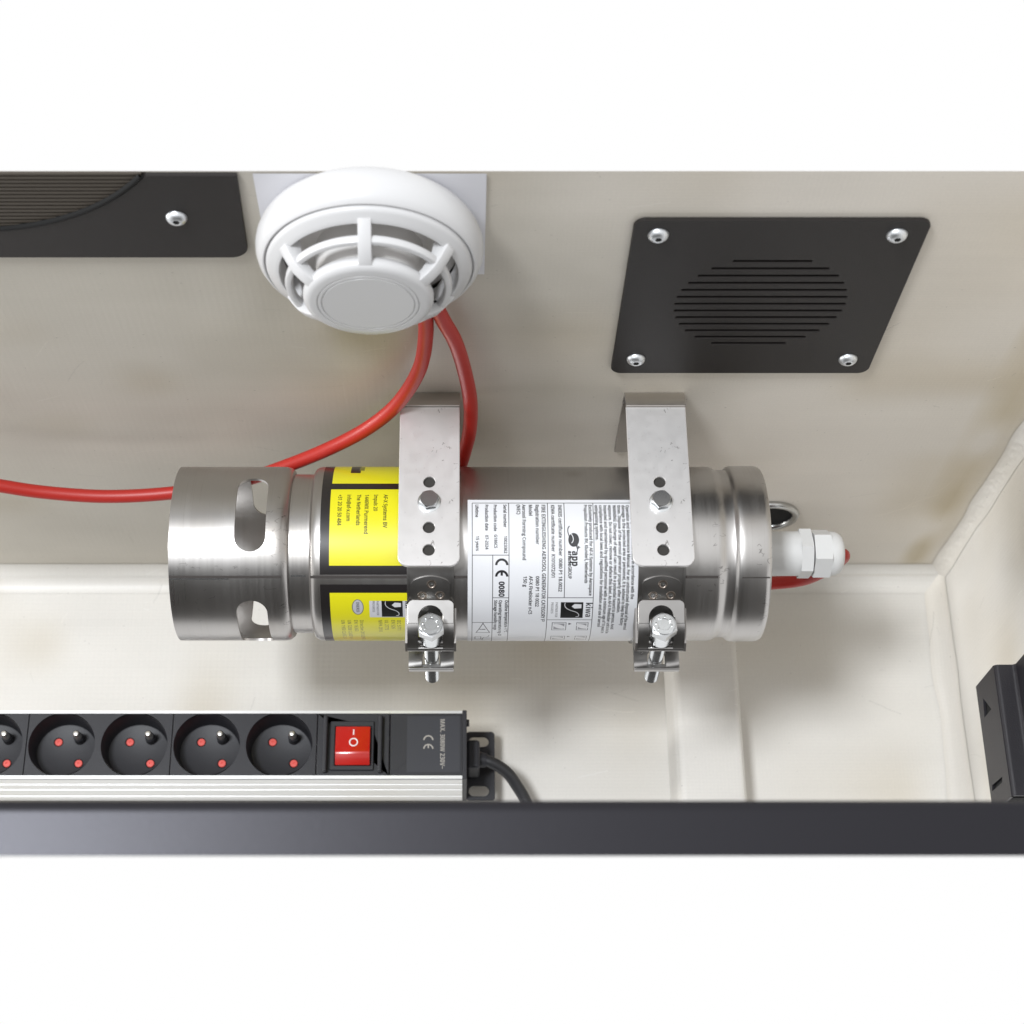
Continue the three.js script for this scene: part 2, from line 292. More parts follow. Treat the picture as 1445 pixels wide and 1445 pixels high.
// ---------------------------------------------------------------- detector and its mounting sheet
{
  const t = thing('smoke_detector', 'round white smoke detector with vents around a flat face disc', 'smoke detector', [-43.6, LID - 1.2, -686.5]);
  const ax = -43.6, az = -686.5, Y = (d) => LID - 1.2 - d;           // d: distance below the mounting sheet
  const P = (pts) => turned(pts, [ax, LID - 1.2, az], [0, -1, 0], 128);
  obj('body', P([[30, 0], [45.5, 0], [48.5, 1.6], [51.2, 4.2], [53.2, 7.6], [54.3, 11], [54.6, 14], [54.3, 17], [53.2, 20.5], [51.6, 22.8], [50.6, 23.6], [50.0, 23.6], [49.6, 22.4], [49.0, 22.4]]), M.white, t);
  obj('vent_ring', P([[49.1, 21], [49.1, 24.3], [48.6, 25.4], [47.5, 26.2], [45, 27.8], [43.6, 28.6], [42.8, 28.8], [42.2, 28.2], [41.9, 27], [41.6, 18]]), M.white, t);
  obj('chamber', P([[42, 15], [30, 14.2], [26, 14.4], [25.5, 22], [25, 38]]), std(C(0.74, 0.72, 0.70), 0.5), t);
  obj('louvre_ring', P([[39.4, 33], [39.6, 34.8], [39.0, 36.2], [38.2, 36.6], [36.8, 36.6], [36.0, 35.8], [35.8, 33], [37.6, 31.4], [39.4, 33]]), M.white, t);
  const face = obj('face_disc', P([[24, 35], [29.8, 38], [30.9, 39.8], [30.9, 41.4], [30.1, 43.2], [28.4, 44.4], [27, 44.7], [24.4, 44.85], [24.25, 44.45], [23.85, 44.45], [23.7, 44.9], [22.3, 44.95], [22.15, 44.55], [21.75, 44.55], [21.6, 45.0], [0, 45.1]]), M.white, t);
  for (let i = 0; i < 6; i++) {
    const s = new THREE.Shape([[28.5, 43.6], [30.6, 43.0], [34, 41.2], [38.4, 38], [42, 33.4], [45.4, 28.4], [44.8, 26.2], [41.8, 24.8], [41.6, 15], [37.5, 24], [36, 31], [31, 37], [28, 39]].map((p) => new THREE.Vector2(...p)));
    const g = new THREE.ExtrudeGeometry(s, { depth: 5.2, bevelEnabled: true, bevelSize: 0.5, bevelThickness: 0.5, bevelSegments: 2, bevelOffset: -0.5 });
    g.translate(0, 0, -2.6);
    // x -> radial, y -> down, z -> tangent
    const a = i * 60 * D, rx = Math.sin(a), rz = Math.cos(a);
    g.applyMatrix4(new THREE.Matrix4().set(rx, 0, rz, ax, 0, -1, 0, LID - 1.2, rz, 0, -rx, az, 0, 0, 0, 1));
    obj('vent_spoke', toCreasedNormals(g, 0.6), M.white, t);
  }
  obj('indicator_window', turned([[0, 0], [1.2, 0], [1.2, 1.2], [0, 1.3]], [ax + 30.6, Y(34), az - 15], [0.5, -0.6, -0.2], 16), M.hole, t);
  tag(obj('mounting_sheet', alongX(new THREE.Shape([[LID - 1.2, -730], [LID - 1.2, FRONT - 0.2], [LID - 0.1, FRONT - 2.8], [LID - 0.1, -730]].map((p) => new THREE.Vector2(...p))), -96, 12), M.paper, scene, [-42, LID, -688]), 'pale grey square mounting sheet behind the white smoke detector', 'mounting plate');
}

// ---------------------------------------------------------------- aerosol generator (steel cylinder)
const CY = 397.3, CZ = -905, CR = 50.3;
const onCyl = (x, deg, r = CR) => [x, CY - r * Math.sin(deg * D), CZ + r * Math.cos(deg * D)];
function cylPatch(x0, x1, a0, a1, r, nx, na, flip) {            // label-like shell: u runs with the angle, v towards +x
  const pos = [], nor = [], uv = [], idx = [];
  for (let i = 0; i <= na; i++) for (let j = 0; j <= nx; j++) {
    const a = a0 + (a1 - a0) * i / na, x = x0 + (x1 - x0) * j / nx;
    pos.push(...onCyl(x, a, r)); nor.push(0, -Math.sin(a * D), Math.cos(a * D)); uv.push(i / na, j / nx);
  }
  for (let i = 0; i < na; i++) for (let j = 0; j < nx; j++) { const a = i * (nx + 1) + j, b = a + 1, c = a + nx + 1, d = c + 1; idx.push(a, c, b, b, c, d); }
  const g = new THREE.BufferGeometry(); g.setAttribute('position', new THREE.Float32BufferAttribute(pos, 3)); g.setAttribute('normal', new THREE.Float32BufferAttribute(nor, 3)); g.setAttribute('uv', new THREE.Float32BufferAttribute(uv, 2)); g.setIndex(idx);
  g.userData.keepUV = true; const h = g.toNonIndexed(); h.userData.keepUV = true; return h;
}
function shell(profile, na = 160) {                             // closed turned surface along x with uv (x, angle) over the whole cylinder length
  const pos = [], uv = [], idx = [], k = profile.length;
  for (let i = 0; i <= na; i++) for (let j = 0; j < k; j++) {
    const a = 130 + 360 * i / na; pos.push(...onCyl(profile[j][0], a, profile[j][1])); uv.push((profile[j][0] + 162) / 338, i / na);
  }
  for (let i = 0; i < na; i++) for (let j = 0; j < k - 1; j++) { const a = i * k + j, b = a + 1, c = a + k, d = c + 1; idx.push(a, c, b, b, c, d); }
  let g = new THREE.BufferGeometry(); g.setAttribute('position', new THREE.Float32BufferAttribute(pos, 3)); g.setAttribute('uv', new THREE.Float32BufferAttribute(uv, 2)); g.setIndex(idx);
  g.computeVertexNormals();
  g = toCreasedNormals(g, 0.55); g.userData.keepUV = true; return g;
}
// stains, scratches and grime of the steel skin: u along the length (338 mm), v round the girth (v = 0 at 130 degrees, 316 mm)
const skinMap = canvasTex(2048, 2048, (g, w, h) => {
  g.fillStyle = '#ffffff'; g.fillRect(0, 0, w, h);
  const px = (x) => (x + 162) / 338 * w, py = (deg) => h - (((deg - 130 + 720) % 360) / 360) * h;
  for (let i = 0; i < 1500; i++) { const y = rnd() * h, x = rnd() * w, l = 40 + rnd() * 300, k = rnd(); g.fillStyle = `rgba(${k > 0.5 ? '255,255,255' : '120,112,104'},${0.03 + rnd() * 0.05})`; g.fillRect(x, y, 1.2, l); }
  for (let i = 0; i < 60; i++) { const x = rnd() * w, y = rnd() * h, r = 30 + rnd() * 120, gr = g.createRadialGradient(x, y, 0, x, y, r); gr.addColorStop(0, 'rgba(150,138,122,0.16)'); gr.addColorStop(1, 'rgba(150,138,122,0)'); g.fillStyle = gr; g.fillRect(x - r, y - r, 2 * r, 2 * r); }
  const scratch = (x, deg, n, sx, sd, al) => { for (let i = 0; i < n; i++) { g.strokeStyle = `rgba(20,16,14,${al * (0.4 + rnd() * 0.6)})`; g.lineWidth = 0.7 + rnd() * 1.1; g.beginPath(); let cx = px(x + (rnd() - 0.5) * sx), cy = py(deg + (rnd() - 0.5) * sd); g.moveTo(cx, cy); for (let k = 0; k < 3; k++) { cx += (rnd() - 0.5) * 26; cy += (rnd() - 0.4) * 14; g.lineTo(cx, cy); } g.stroke(); } };
  scratch(-105, 20, 15, 8, 60, 0.42); scratch(-100, 0, 9, 5, 90, 0.42); scratch(-130, 33, 8, 60, 4, 0.35); scratch(-150, 30, 4, 20, 6, 0.28);
  scratch(168, 28, 8, 8, 18, 0.49); scratch(150, 32, 4, 12, 8, 0.49); scratch(140, 44, 7, 16, 10, 0.42); scratch(170, 70, 10, 10, 30, 0.35); scratch(143, 10, 6, 8, 20, 0.35); scratch(171, -20, 4, 4, 60, 0.42); scratch(-140, 60, 6, 40, 30, 0.24); scratch(-98, 65, 10, 8, 30, 0.35);
});
const skinRough = dataTex(512, 512, (u, v) => { const k = 0.82 + (vnoise(u * 512, v * 10, 512, 10, 61) - 0.5) * 0.14 + (vnoise(u * 10, v * 9, 10, 9, 62) - 0.5) * 0.26; return [k, clamp01(k), k]; }, false);
M.skin = std(C(0.52, 0.505, 0.49), 0.41, 1, { map: skinMap, roughnessMap: skinRough });
M.skinInner = std(C(0.50, 0.475, 0.445), 0.42, 1, { roughnessMap: smudge });

// label prints ------------------------------------------------
const F = 'Arial, sans-serif';
function kiwaMark(g, x, y, w, h, words = true) {                  // certification mark: word above a dark picture square
  g.fillStyle = '#1b1b1b'; g.fillRect(x, y + h * 0.2, w, h * 0.52);
  g.strokeStyle = '#e6e6e8'; g.lineWidth = w * 0.035; g.lineCap = 'round';
  g.beginPath(); g.moveTo(x + w * 0.04, y + h * 0.62); g.bezierCurveTo(x + w * 0.3, y + h * 0.66, x + w * 0.45, y + h * 0.56, x + w * 0.55, y + h * 0.42); g.bezierCurveTo(x + w * 0.66, y + h * 0.26, x + w * 0.95, y + h * 0.26, x + w * 0.92, y + h * 0.36); g.stroke();
  g.fillStyle = '#e6e6e8'; g.beginPath(); g.moveTo(x + w * 0.12, y + h * 0.24); g.lineTo(x + w * 0.36, y + h * 0.24); g.lineTo(x + w * 0.38, y + h * 0.4); g.lineTo(x + w * 0.25, y + h * 0.47); g.lineTo(x + w * 0.1, y + h * 0.4); g.closePath(); g.fill();
  g.fillStyle = '#1b1b1b';
  if (words) { g.font = `bold ${h * 0.2}px ${F}`; g.fillText('kiwa', x, y + h * 0.07, w); }
  g.font = `${h * 0.075}px ${F}`; g.fillText('PARTNER FOR', x, y + h * 0.82, w * 0.95); g.fillText('PROGRESS', x, y + h * 0.92, w * 0.7);
}
function ceMark(g, x, y, h, lw) {                                 // C and E of two open arcs
  g.lineWidth = lw; g.lineCap = 'butt'; const r = h / 2;
  g.beginPath(); g.arc(x + r, y + r, r - lw / 2, Math.PI * 0.5, Math.PI * 1.5); g.stroke();
  g.beginPath(); g.arc(x + r * 2.75, y + r, r - lw / 2, Math.PI * 0.5, Math.PI * 1.5); g.moveTo(x + r * 1.9, y + r); g.lineTo(x + r * 2.6, y + r); g.stroke();
}
const whiteLabel = canvasTex(1500, 1150, (g, W, H) => {
  const k = 12, XR = 99.5, X = (xz) => (XR - (xz / 5.558 - 10) * 0.393) * k, S = (s) => s * k;
  g.fillStyle = '#f1f2f4'; g.fillRect(0, 0, W, H);
  g.strokeStyle = '#1a1a1d'; g.lineWidth = 4.2;
  const hl = (xz, s0, s1) => { g.beginPath(); g.moveTo(S(s0), X(xz)); g.lineTo(S(s1), X(xz)); g.stroke(); }, vl = (s, xa, xb) => { g.beginPath(); g.moveTo(S(s), X(xa)); g.lineTo(S(s), X(xb)); g.stroke(); };
  hl(143, 2.2, 125); hl(430, 2.2, 125); hl(735, 2.2, 125); hl(865, 2.2, 57.1); hl(1093, 2.2, 125); hl(303, 32.6, 125); vl(2.2, 143, 1440);
  vl(32.6, 143, 430); vl(57.1, 303, 430); vl(57.1, 735, 1093); vl(73, 735, 1093); vl(75.3, 143, 303);
  g.fillStyle = '#1a1a1d'; g.textBaseline = 'middle';
  const tx = (str, xz, s, mm, max, bold) => { g.font = `${bold ? 'bold ' : ''}${mm * k}px ${F}`; g.lineWidth = 1.9; g.strokeStyle = '#1a1a1d'; if (max) { g.fillText(str, S(s), X(xz), max * k); g.strokeText(str, S(s), X(xz), max * k); } else { g.fillText(str, S(s), X(xz)); g.strokeText(str, S(s), X(xz)); } };
  tx('Operation and Maintenance Manual. For an uninstructed disposal of the aerosol', 1362, 3.6, 2.2, 92);
  tx('damage to the protected area or personnel, it is advised to keep the factory', 1330, 3.6, 2.2, 92);
  tx('times. Dispose of the aerosol generator properly after activation.', 1296, 3.6, 2.2, 66);
  tx('WARNING: Discharge of agent can result in a potential hazard to persons. Avoid', 1260, 3.6, 2.2, 92);
  tx('exposure. Do not cover, remove or deface this label. An AF-X Fireblocker unit is to be', 1224, 3.6, 2.2, 92);
  tx('inspected and maintained by qualified personnel with a minimum age of 18 years in', 1188, 3.6, 2.2, 92);
  tx('compliance with local laws and regulations for installation and use of aerosol', 1152, 3.6, 2.2, 88);
  tx('extinguishing systems.', 1118, 3.6, 2.2, 21);
  tx('installed, operated and serviced in accordance with the', 1398, 3.6, 2.2, 92);
  tx('Exclusively produced for AF-X Systems by Aerospace', 1070, 3.3, 2.3, 52.5);
  tx('Propulsion Products BV, Klundert, Netherlands', 1034, 3.3, 2.3, 45);
  // maker's mark: dark ball with a comet tail and orbit
  g.fillStyle = '#1d1d20'; g.beginPath(); g.ellipse(S(24.2), X(935), 46, 36, 0, 0, 7); g.fill();
  g.strokeStyle = '#1d1d20'; g.lineWidth = 6; g.beginPath(); g.moveTo(S(16.5), X(905)); g.bezierCurveTo(S(17.5), X(872), S(25), X(890), S(28.5), X(985)); g.stroke();
  g.beginPath(); g.moveTo(S(26.5), X(945)); g.quadraticCurveTo(S(29), X(970), S(30.6), X(962)); g.stroke();
  g.strokeStyle = '#f1f2f4'; g.lineWidth = 5; g.beginPath(); g.moveTo(S(20.8), X(915)); g.quadraticCurveTo(S(24), X(948), S(26), X(918)); g.stroke();
  g.fillStyle = '#1d1d20'; g.beginPath(); g.arc(S(28.7), X(968), 6, 0, 7); g.fill();
  tx('app', 948, 30.2, 5.4, 8.6, true); tx('ariane', 905, 30.2, 2.9, 8.4, true); tx('GROUP', 905, 38.7, 2.5, 7);
  g.fillStyle = '#2a2a2e';
  tx('INERIS certificate number  0080 P1 18.0022', 832, 3.4, 2.6, 50); tx('KIWA certificate number  K101072/01', 776, 3.4, 2.6, 42);
  tx('FIRE EXTINGUISHING AEROSOL GENERATOR CATEGORY F¹', 703, 3.2, 2.75, 76);
  tx('Registration number', 652, 3.2, 2.55, 23.5); tx('0080 P1 18 0022', 652, 44.2, 2.55, 19.5);
  tx('Model', 600, 3.2, 2.55); tx('AF-X Fireblocker n-C5', 600, 44.2, 2.55, 26);
  tx('Aerosol Forming Compound', 548, 3.2, 2.55, 32.5); tx('150 g', 555, 44.2, 2.55); tx('(NEC)', 506, 3.2, 2.55);
  tx('Serial number', 400, 3.2, 2.2, 14.5); tx('10023362', 403, 22, 2.2, 10.5); tx('Production code', 324, 3.2, 2.2, 16.2); tx('G186CS', 326, 21.2, 2.2, 9.2);
  tx('Production date', 257, 3.2, 2.2, 16.2); tx('07-2024', 257, 21.5, 2.2, 9.2); tx('Lifetime', 180, 3.2, 2.2); tx('15 years', 183, 22, 2.2, 9);
  g.strokeStyle = '#1d1d20'; ceMark(g, S(34.4), X(425), 88, 15); tx('0080', 373, 47.2, 4.3, 9.4, true);
  tx('Outline temperature -1 °C', 413, 58.6, 2.3, 34); tx('Operating temperature rng -20', 366, 58.6, 2.3, 34); tx('Storage humidity range', 328, 58.6, 2.3, 30);
  kiwaMark(g, S(60), X(1085), 11.4 * k, 24 * k);
  g.strokeStyle = '#2a2a2e'; g.lineWidth = 4;
  for (const [xa, xb] of [[975, 1065], [780, 890]]) for (const s of [75.4, 91]) { g.strokeRect(S(s), X(xb), 7.5 * k, X(xa) - X(xb)); g.fillStyle = '#9a9a9e'; g.fillRect(S(s) + 10, X(xb) + 10, 7.5 * k - 20, X(xa) - X(xb) - 20); g.fillStyle = '#efeff0'; g.beginPath(); g.ellipse(S(s + 3.7), X((xa + xb) / 2), 22, 44, 0.5, 0, 7); g.fill(); }
  const tri = (s, xz, r) => { g.beginPath(); g.moveTo(S(s), X(xz) - r); g.lineTo(S(s) + r, X(xz) + r * 0.75); g.lineTo(S(s) - r, X(xz) + r * 0.75); g.closePath(); };
  g.fillStyle = '#2a2a2e'; tri(76.6, 920, 12); g.fill(); tri(92, 920, 12); g.fill();
  g.lineWidth = 5; g.beginPath(); g.moveTo(S(76.5), X(285)); g.lineTo(S(85.5), X(232)); g.lineTo(S(85.5), X(170)); g.lineTo(S(76.5), X(170)); g.closePath();
  g.beginPath(); g.moveTo(S(76), X(230)); g.lineTo(S(86), X(285)); g.lineTo(S(86), X(175)); g.closePath(); g.stroke(); tx('!', 225, 81.5, 4.5, 3, true);
  g.lineWidth = 4; g.beginPath(); g.moveTo(S(90), X(280)); g.bezierCurveTo(S(97), X(260), S(88), X(230), S(100), X(225)); g.stroke(); g.strokeRect(S(92), X(215), 60, 40);
});
// a clear laminate edge all round the white label is left as paler paper; yellow label prints
const yellowTop = canvasTex(1440, 700, (g, W, H) => {               // 260 to 397 degrees; reading direction along +u, top of the text at +x
  const k = 12, S = (deg) => (deg - 260) * 0.8779 * k, X = (x) => (-18 - x) * k;
  g.fillStyle = '#211d1d'; g.fillRect(0, 0, W, H);
  g.fillStyle = '#f2ea1c'; g.fillRect(0, 0, S(332.3), X(-71)); g.fillRect(S(338.1), 0, S(391) - S(338.1), X(-71.3));
  g.fillStyle = '#232020'; g.fillRect(S(300), X(-56), S(318.5) - S(300), 11 * 6); g.fillStyle = '#8a8618'; g.fillRect(S(303), X(-54), S(314) - S(303), 8 * 4);
  g.fillStyle = '#2a2718'; g.textBaseline = 'middle';
  const tx = (s, u, mm, w) => { g.font = `${2.9 * k}px ${F}`; g.fillText(s, S(360 - 18) + 8, X((u - 650) * 0.3935), w * k); g.lineWidth = 1.6; g.strokeStyle = '#2a2718'; g.strokeText(s, S(360 - 18) + 8, X((u - 650) * 0.3935), w * k); };
  tx('AF-X Systems BV', 545, 3, 21.5); tx('Impuls 20', 531.5, 3, 11.3); tx('1446WX Purmerend', 519, 3, 25); tx('The Netherlands', 508, 3, 20); tx('info@af-x.com', 494.5, 3, 17.5); tx('+31 20 20 50 484', 482, 3, 20);
});
const yellowLow = canvasTex(1120, 700, (g, W, H) => {               // 43.5 to 150 degrees
  const k = 12, S = (deg) => (deg - 43.5) * 0.8779 * k, X = (x) => (-18 - x) * k;
  g.fillStyle = '#211d1d'; g.fillRect(0, 0, W, H);
  g.fillStyle = '#f2ea1c'; g.fillRect(S(49.2), 0, W, X(-71.3));
  g.fillStyle = '#c9c9cc'; g.strokeStyle = '#6a6a70'; g.lineWidth = 5; g.beginPath(); g.ellipse(S(60), X(-56.3), 62, 36, 0, 0, 7); g.fill(); g.stroke();
  g.fillStyle = '#55555a'; g.textBaseline = 'middle'; g.textAlign = 'center'; g.font = `bold 26px ${F}`; g.fillText('INERIS', S(60), X(-56.3), 88); g.textAlign = 'left';
  g.fillStyle = '#dcdce0'; g.fillRect(S(55), X(-27), S(68.5) - S(55), X(-50) - X(-27)); kiwaMark(g, S(55), X(-27.5), S(68) - S(55), 22 * k);
  g.fillStyle = '#3a3718';
  const tx = (s, u, w) => { g.font = `${2.7 * k}px ${F}`; g.fillText(s, S(71), X((u - 650) * 0.3935), w * k); };
  tx('IEC 5711', 563, 11); tx('EN 526', 555, 9); tx('UL 2775', 545.5, 10); tx('NFPA 2010', 537, 12); tx('Directive 2013/29/EU', 511, 26); tx('EN 16363', 503, 12); tx('UN 3268 CLASS 9 A', 494, 26); tx('UN 1950 CLASS 2 A', 485, 26);
});
const print = (map, rough = 0.38) => std(C(0.84, 0.84, 0.85), rough, 0, { map, clearcoat: 0.5, clearcoatRoughness: 0.22 });

{
  const t = thing('aerosol_generator', 'stainless steel aerosol fire extinguishing cylinder held in two clamps, with yellow and white labels', 'fire extinguisher', [0, CY, CZ]);
  // perforated outlet cap: tube with four long slots
  const capProfile = [[-161, 50.3], [-103, 50.3], [-100, 50.2], [-97.6, 49.6], [-96, 48.2], [-95.4, 46], [-96.6, 45.6], [-97.2, 47.2], [-98.6, 48.4], [-101, 48.9], [-103, 49], [-161, 49], [-161, 50.3]];
  const solid = shell(capProfile, 180); 
  const ev = new Evaluator(); ev.attributes = ['position', 'normal', 'uv'];
  const toBrush = (g) => { const b = new Brush(mergeVertices(g.clone(), 1e-5)); b.updateMatrixWorld(); return b; };
  let cap = toBrush(solid);
  for (let q = 0; q < 4; q++) {
    const s0 = -33.5 + q * 88.5, span = q === 1 ? 57 : 56, mid = s0 + span / 2, half = span / 2;
    // cutter: a wedge-shaped stadium following the girth
    const n = 40, pos = [], idx = [], wx = 8.6, mx = -116.3, rr = 8.4;
    const out = [];                                             // outline in (x, arc)
    for (let i = 0; i <= 24; i++) { const a = Math.PI + i / 24 * Math.PI; out.push([mx + wx * Math.cos(a) , -half / D * 0 + (-(half * D * CR) + rr) + rr * Math.sin(a)]); }
    for (let i = 0; i <= 24; i++) { const a = i / 24 * Math.PI; out.push([mx + wx * Math.cos(a), (half * D * CR) - rr + rr * Math.sin(a)]); }
    const sh = new THREE.Shape(out.map((p) => new THREE.Vector2(...p)));
    const dense = []; const pts = sh.getPoints(); for (let i = 0; i < pts.length; i++) { const a = pts[i], b = pts[(i + 1) % pts.length], m = Math.max(1, Math.round(a.distanceTo(b) / 2)); for (let k = 0; k < m; k++) dense.push(a.clone().lerp(b, k / m)); }
    // strip cutter into thin sectors by building a prism with rows across
    const ys = [...new Set(dense.map((p) => p.y.toFixed(3)))].map(Number).sort((a, b) => a - b);
    const wAt = (y) => { const e = half * D * CR - rr; return Math.abs(y) <= e ? wx : wx * Math.sqrt(Math.max(0, 1 - ((Math.abs(y) - e) / rr) ** 2)); };
    const rows = ys.map((y) => [y, Math.max(0.02, wAt(y))]);
    for (const [y, w] of rows) for (const [x, r] of [[mx - w, 54], [mx + w, 54], [mx + w, 40], [mx - w, 40]]) pos.push(...onCyl(x, mid + y / CR / D, r));
    const m = rows.length; for (let i = 0; i < m - 1; i++) for (let j = 0; j < 4; j++) { const a = i * 4 + j, b = i * 4 + (j + 1) % 4, c = a + 4, d = b + 4; idx.push(a, b, c, b, d, c); }
    idx.push(0, 2, 1, 0, 3, 2); const e = (m - 1) * 4; idx.push(e, e + 1, e + 2, e, e + 2, e + 3);
    let g = new THREE.BufferGeometry(); g.setAttribute('position', new THREE.Float32BufferAttribute(pos, 3)); g.setIndex(idx); g.setAttribute('uv', new THREE.Float32BufferAttribute(new Float32Array(pos.length / 3 * 2), 2));
    // orientation: signed volume
    let vol = 0; const A = new THREE.Vector3(), B = new THREE.Vector3(), Cc = new THREE.Vector3(), P = g.attributes.position;
    for (let i = 0; i < idx.length; i += 3) { A.fromBufferAttribute(P, idx[i]); B.fromBufferAttribute(P, idx[i + 1]); Cc.fromBufferAttribute(P, idx[i + 2]); vol += A.dot(B.cross(Cc)); }
    if (vol < 0) { for (let i = 0; i < idx.length; i += 3) [idx[i], idx[i + 1]] = [idx[i + 1], idx[i]]; g.setIndex(idx); }
    g.computeVertexNormals();
    const cutter = new Brush(g); cutter.updateMatrixWorld();
    cap = ev.evaluate(cap, cutter, SUBTRACTION); cap.updateMatrixWorld();
  }
  let cg = cap.geometry; cg = toCreasedNormals(cg.index ? cg.toNonIndexed() : cg, 0.5); cg.userData.keepUV = true;
  const capMesh = obj('outlet_cap', cg, M.skin, t);
  obj('baffle_disc', turned([[0, 0], [48.5, 0], [48.5, 1.5], [0, 1.5]], [-99.5, CY, CZ], [1, 0, 0], 96), M.skinInner, capMesh);
  obj('seam', [cylPatch(-160.8, -99, 37.7, 39.3, CR + 0.22, 8, 2)], M.weld, capMesh); obj('seam_edge', cylPatch(-160.8, -128, 39.5, 40.3, CR + 0.16, 8, 2), M.zinc, capMesh);
  obj('neck', shell([[-96, 45.7], [-94.5, 45.9], [-85.5, 45.9], [-84, 46.0], [-83.6, 46.6]], 128), M.skin, t);
  const body = obj('tube', shell([[-83.4, 45.9], [-83.6, 47.2], [-83.2, 48.4], [-82.2, 49.3], [-80.6, 50.0], [-78.5, 50.3], [-40, 50.3], [40, 50.3], [100, 50.3], [142.1, 50.3], [143.9, 50.0], [145.9, 48.9], [147.1, 48.5], [148.1, 48.45], [150.9, 48.45], [151.9, 48.7]], 200), M.skin, t);
  obj('seam', cylPatch(-83, 142, 37.7, 39.4, CR + 0.2, 40, 2), M.weld, body); obj('neck_weld', cylPatch(-94, -86, 38.6, 39.8, 46.15, 2, 2), M.zinc, body);
  const end = obj('end_cap', shell([[151.7, 48.55], [152.4, 48.9], [153.0, 49.6], [153.8, 50.3], [155.2, 50.75], [157.4, 50.8], [168.4, 50.8], [170.4, 50.5], [171.5, 49.8], [171.8, 49], [171.2, 48.7], [169.4, 49.2], [162, 49.2], [162, 1]], 200), M.skin, t);
  obj('seam', cylPatch(155.2, 170.6, 38.4, 39.2, 50.95, 4, 2), M.weld, end);
  const y = obj('yellow_label', [cylPatch(-77.6, -18, 150, 260, CR + 0.12, 2, 60)], std(C(0.8, 0.75, 0.02), 0.4), t);
  obj('label_print', cylPatch(-77.6, -18, 260, 397, CR + 0.12, 6, 80), print(yellowTop), y);
  obj('label_print', cylPatch(-77.6, -18, 43.5, 150, CR + 0.12, 6, 60), print(yellowLow), y);
  obj('white_label', cylPatch(3.9, 99.5, -12.5, 130, CR + 0.3, 8, 90), print(whiteLabel), t);
  // cable gland on the end
  const gl = obj('cable_gland', turned([[9, 162], [13.0, 162], [13.0, 196], [12, 196.4], [5, 197]], [0, CY, CZ], [1, 0, 0], 48), M.whiteGland, t);
  obj('gland_collar', hexHead([195.5, CY, CZ], [1, 0, 0], 25.6, 7.0, 0.12, 0.6), M.whiteGland, gl);
  obj('gland_nut', hexHead([203.3, CY, CZ], [1, 0, 0], 25.2, 10.2, 0.62, 1.2), M.whiteGland, gl);
  obj('gland_dome', turned([[12.6, 212.5], [12.9, 214.5], [12.6, 216.8], [11.6, 218.9], [10.0, 220.4], [8, 221.2], [4.6, 221.3], [4.4, 218]], [0, CY, CZ], [1, 0, 0], 64), M.whiteGland, gl);
}

// ---------------------------------------------------------------- two brackets with their hose clamps
const plateMap = canvasTex(1024, 1024, (g, w, h) => {              // 0.25 m square of blasted sheet with rub marks
  g.fillStyle = '#ffffff'; g.fillRect(0, 0, w, h);
  for (let i = 0; i < 2600; i++) { g.fillStyle = `rgba(${rnd() > 0.5 ? '255,255,255' : '150,146,144'},0.10)`; g.fillRect(rnd() * w, rnd() * h, 1 + rnd() * 2, 1 + rnd() * 4); }
  for (let i = 0; i < 220; i++) { const x = rnd() * w, y = rnd() * h, n = 1 + Math.floor(rnd() * 4); for (let k = 0; k < n; k++) { g.strokeStyle = `rgba(60,54,50,${0.12 + rnd() * 0.5})`; g.lineWidth = 0.5 + rnd() * 1.1; g.beginPath(); const a = x + rnd() * 12, b = y + rnd() * 12; g.moveTo(a, b); g.lineTo(a + (rnd() - 0.5) * 12, b + (rnd() - 0.3) * 12); g.stroke(); } }
});
plateMap.wrapS = plateMap.wrapT = THREE.RepeatWrapping; plateMap.repeat.set(4, 4);
M.plate = std(C(0.74, 0.725, 0.715), 0.50, 0.7, { map: plateMap, roughnessMap: smudge });
function makeBracket() {
  const cx = -17.4, hw = 16.9;
  const t = thing('mounting_bracket', 'scuffed matt steel strap bracket next to the yellow label', 'bracket', [cx, LID, -850], 'steel brackets hanging the cylinder from the ceiling');
  const s = roundRect(cx - hw, cx + hw, 365.8, 464, 0, 6);
  for (const y of [416.6, 388.9, 375.4]) hole(s, cx, y, 3.3);
  hole(s, cx, 404.3, 3);
  obj('strap', [ext(s, 2, 0.3).translate(0, 0, -852)], M.plate, t);
  const arc = []; for (let i = 0; i <= 14; i++) { const a = i / 14 * 90 * D; arc.push([464 + 12 * Math.sin(a), -862 + 12 * Math.cos(a)]); }
  arc.forEach((p) => { p[0] = Math.min(p[0], 475.8); });
  obj('hole_shade_sheet', box(cx - 12, cx + 12, 369.5, 424, -853.3, -852.05), std(C(0.035, 0.032, 0.028), 0.8), t);  // dark sheet added behind the strap holes to stand in for shade
  obj('bend', bentSheet([[464.02, -850.05], ...arc.slice(1), [475.8, -864]], -2, cx - hw, cx + hw), M.skinInner, t);
  obj('flange', box(cx - hw, cx + hw, 473.6, 475.7, -925, -863.9), std(C(0.30, 0.28, 0.26), 0.34, 1), t);  // same steel as the strap, its shade put into a darker colour
  const b = obj('bolt', hexHead([cx, 404.3, -850], [0, 0, 1], 9.6, 5, 0.2, 1.5), M.bolt, t);
  obj('washer', turned([[3, 0], [6.4, 0], [6.4, 0.5], [6.1, 0.7], [3, 0.7]], [cx, 404.3, -850], [0, 0, 1], 40), M.zinc, b);
  obj('stud', rod([cx, 404.3, -860], [cx, 404.3, -851], 2.9), M.zinc, b);
  return t;
}
const bracketA = makeBracket();
const bracketB = bracketA.clone(); bracketB.name = numbered('mounting_bracket'); bracketB.position.x = 0.1106; scene.add(bracketB);
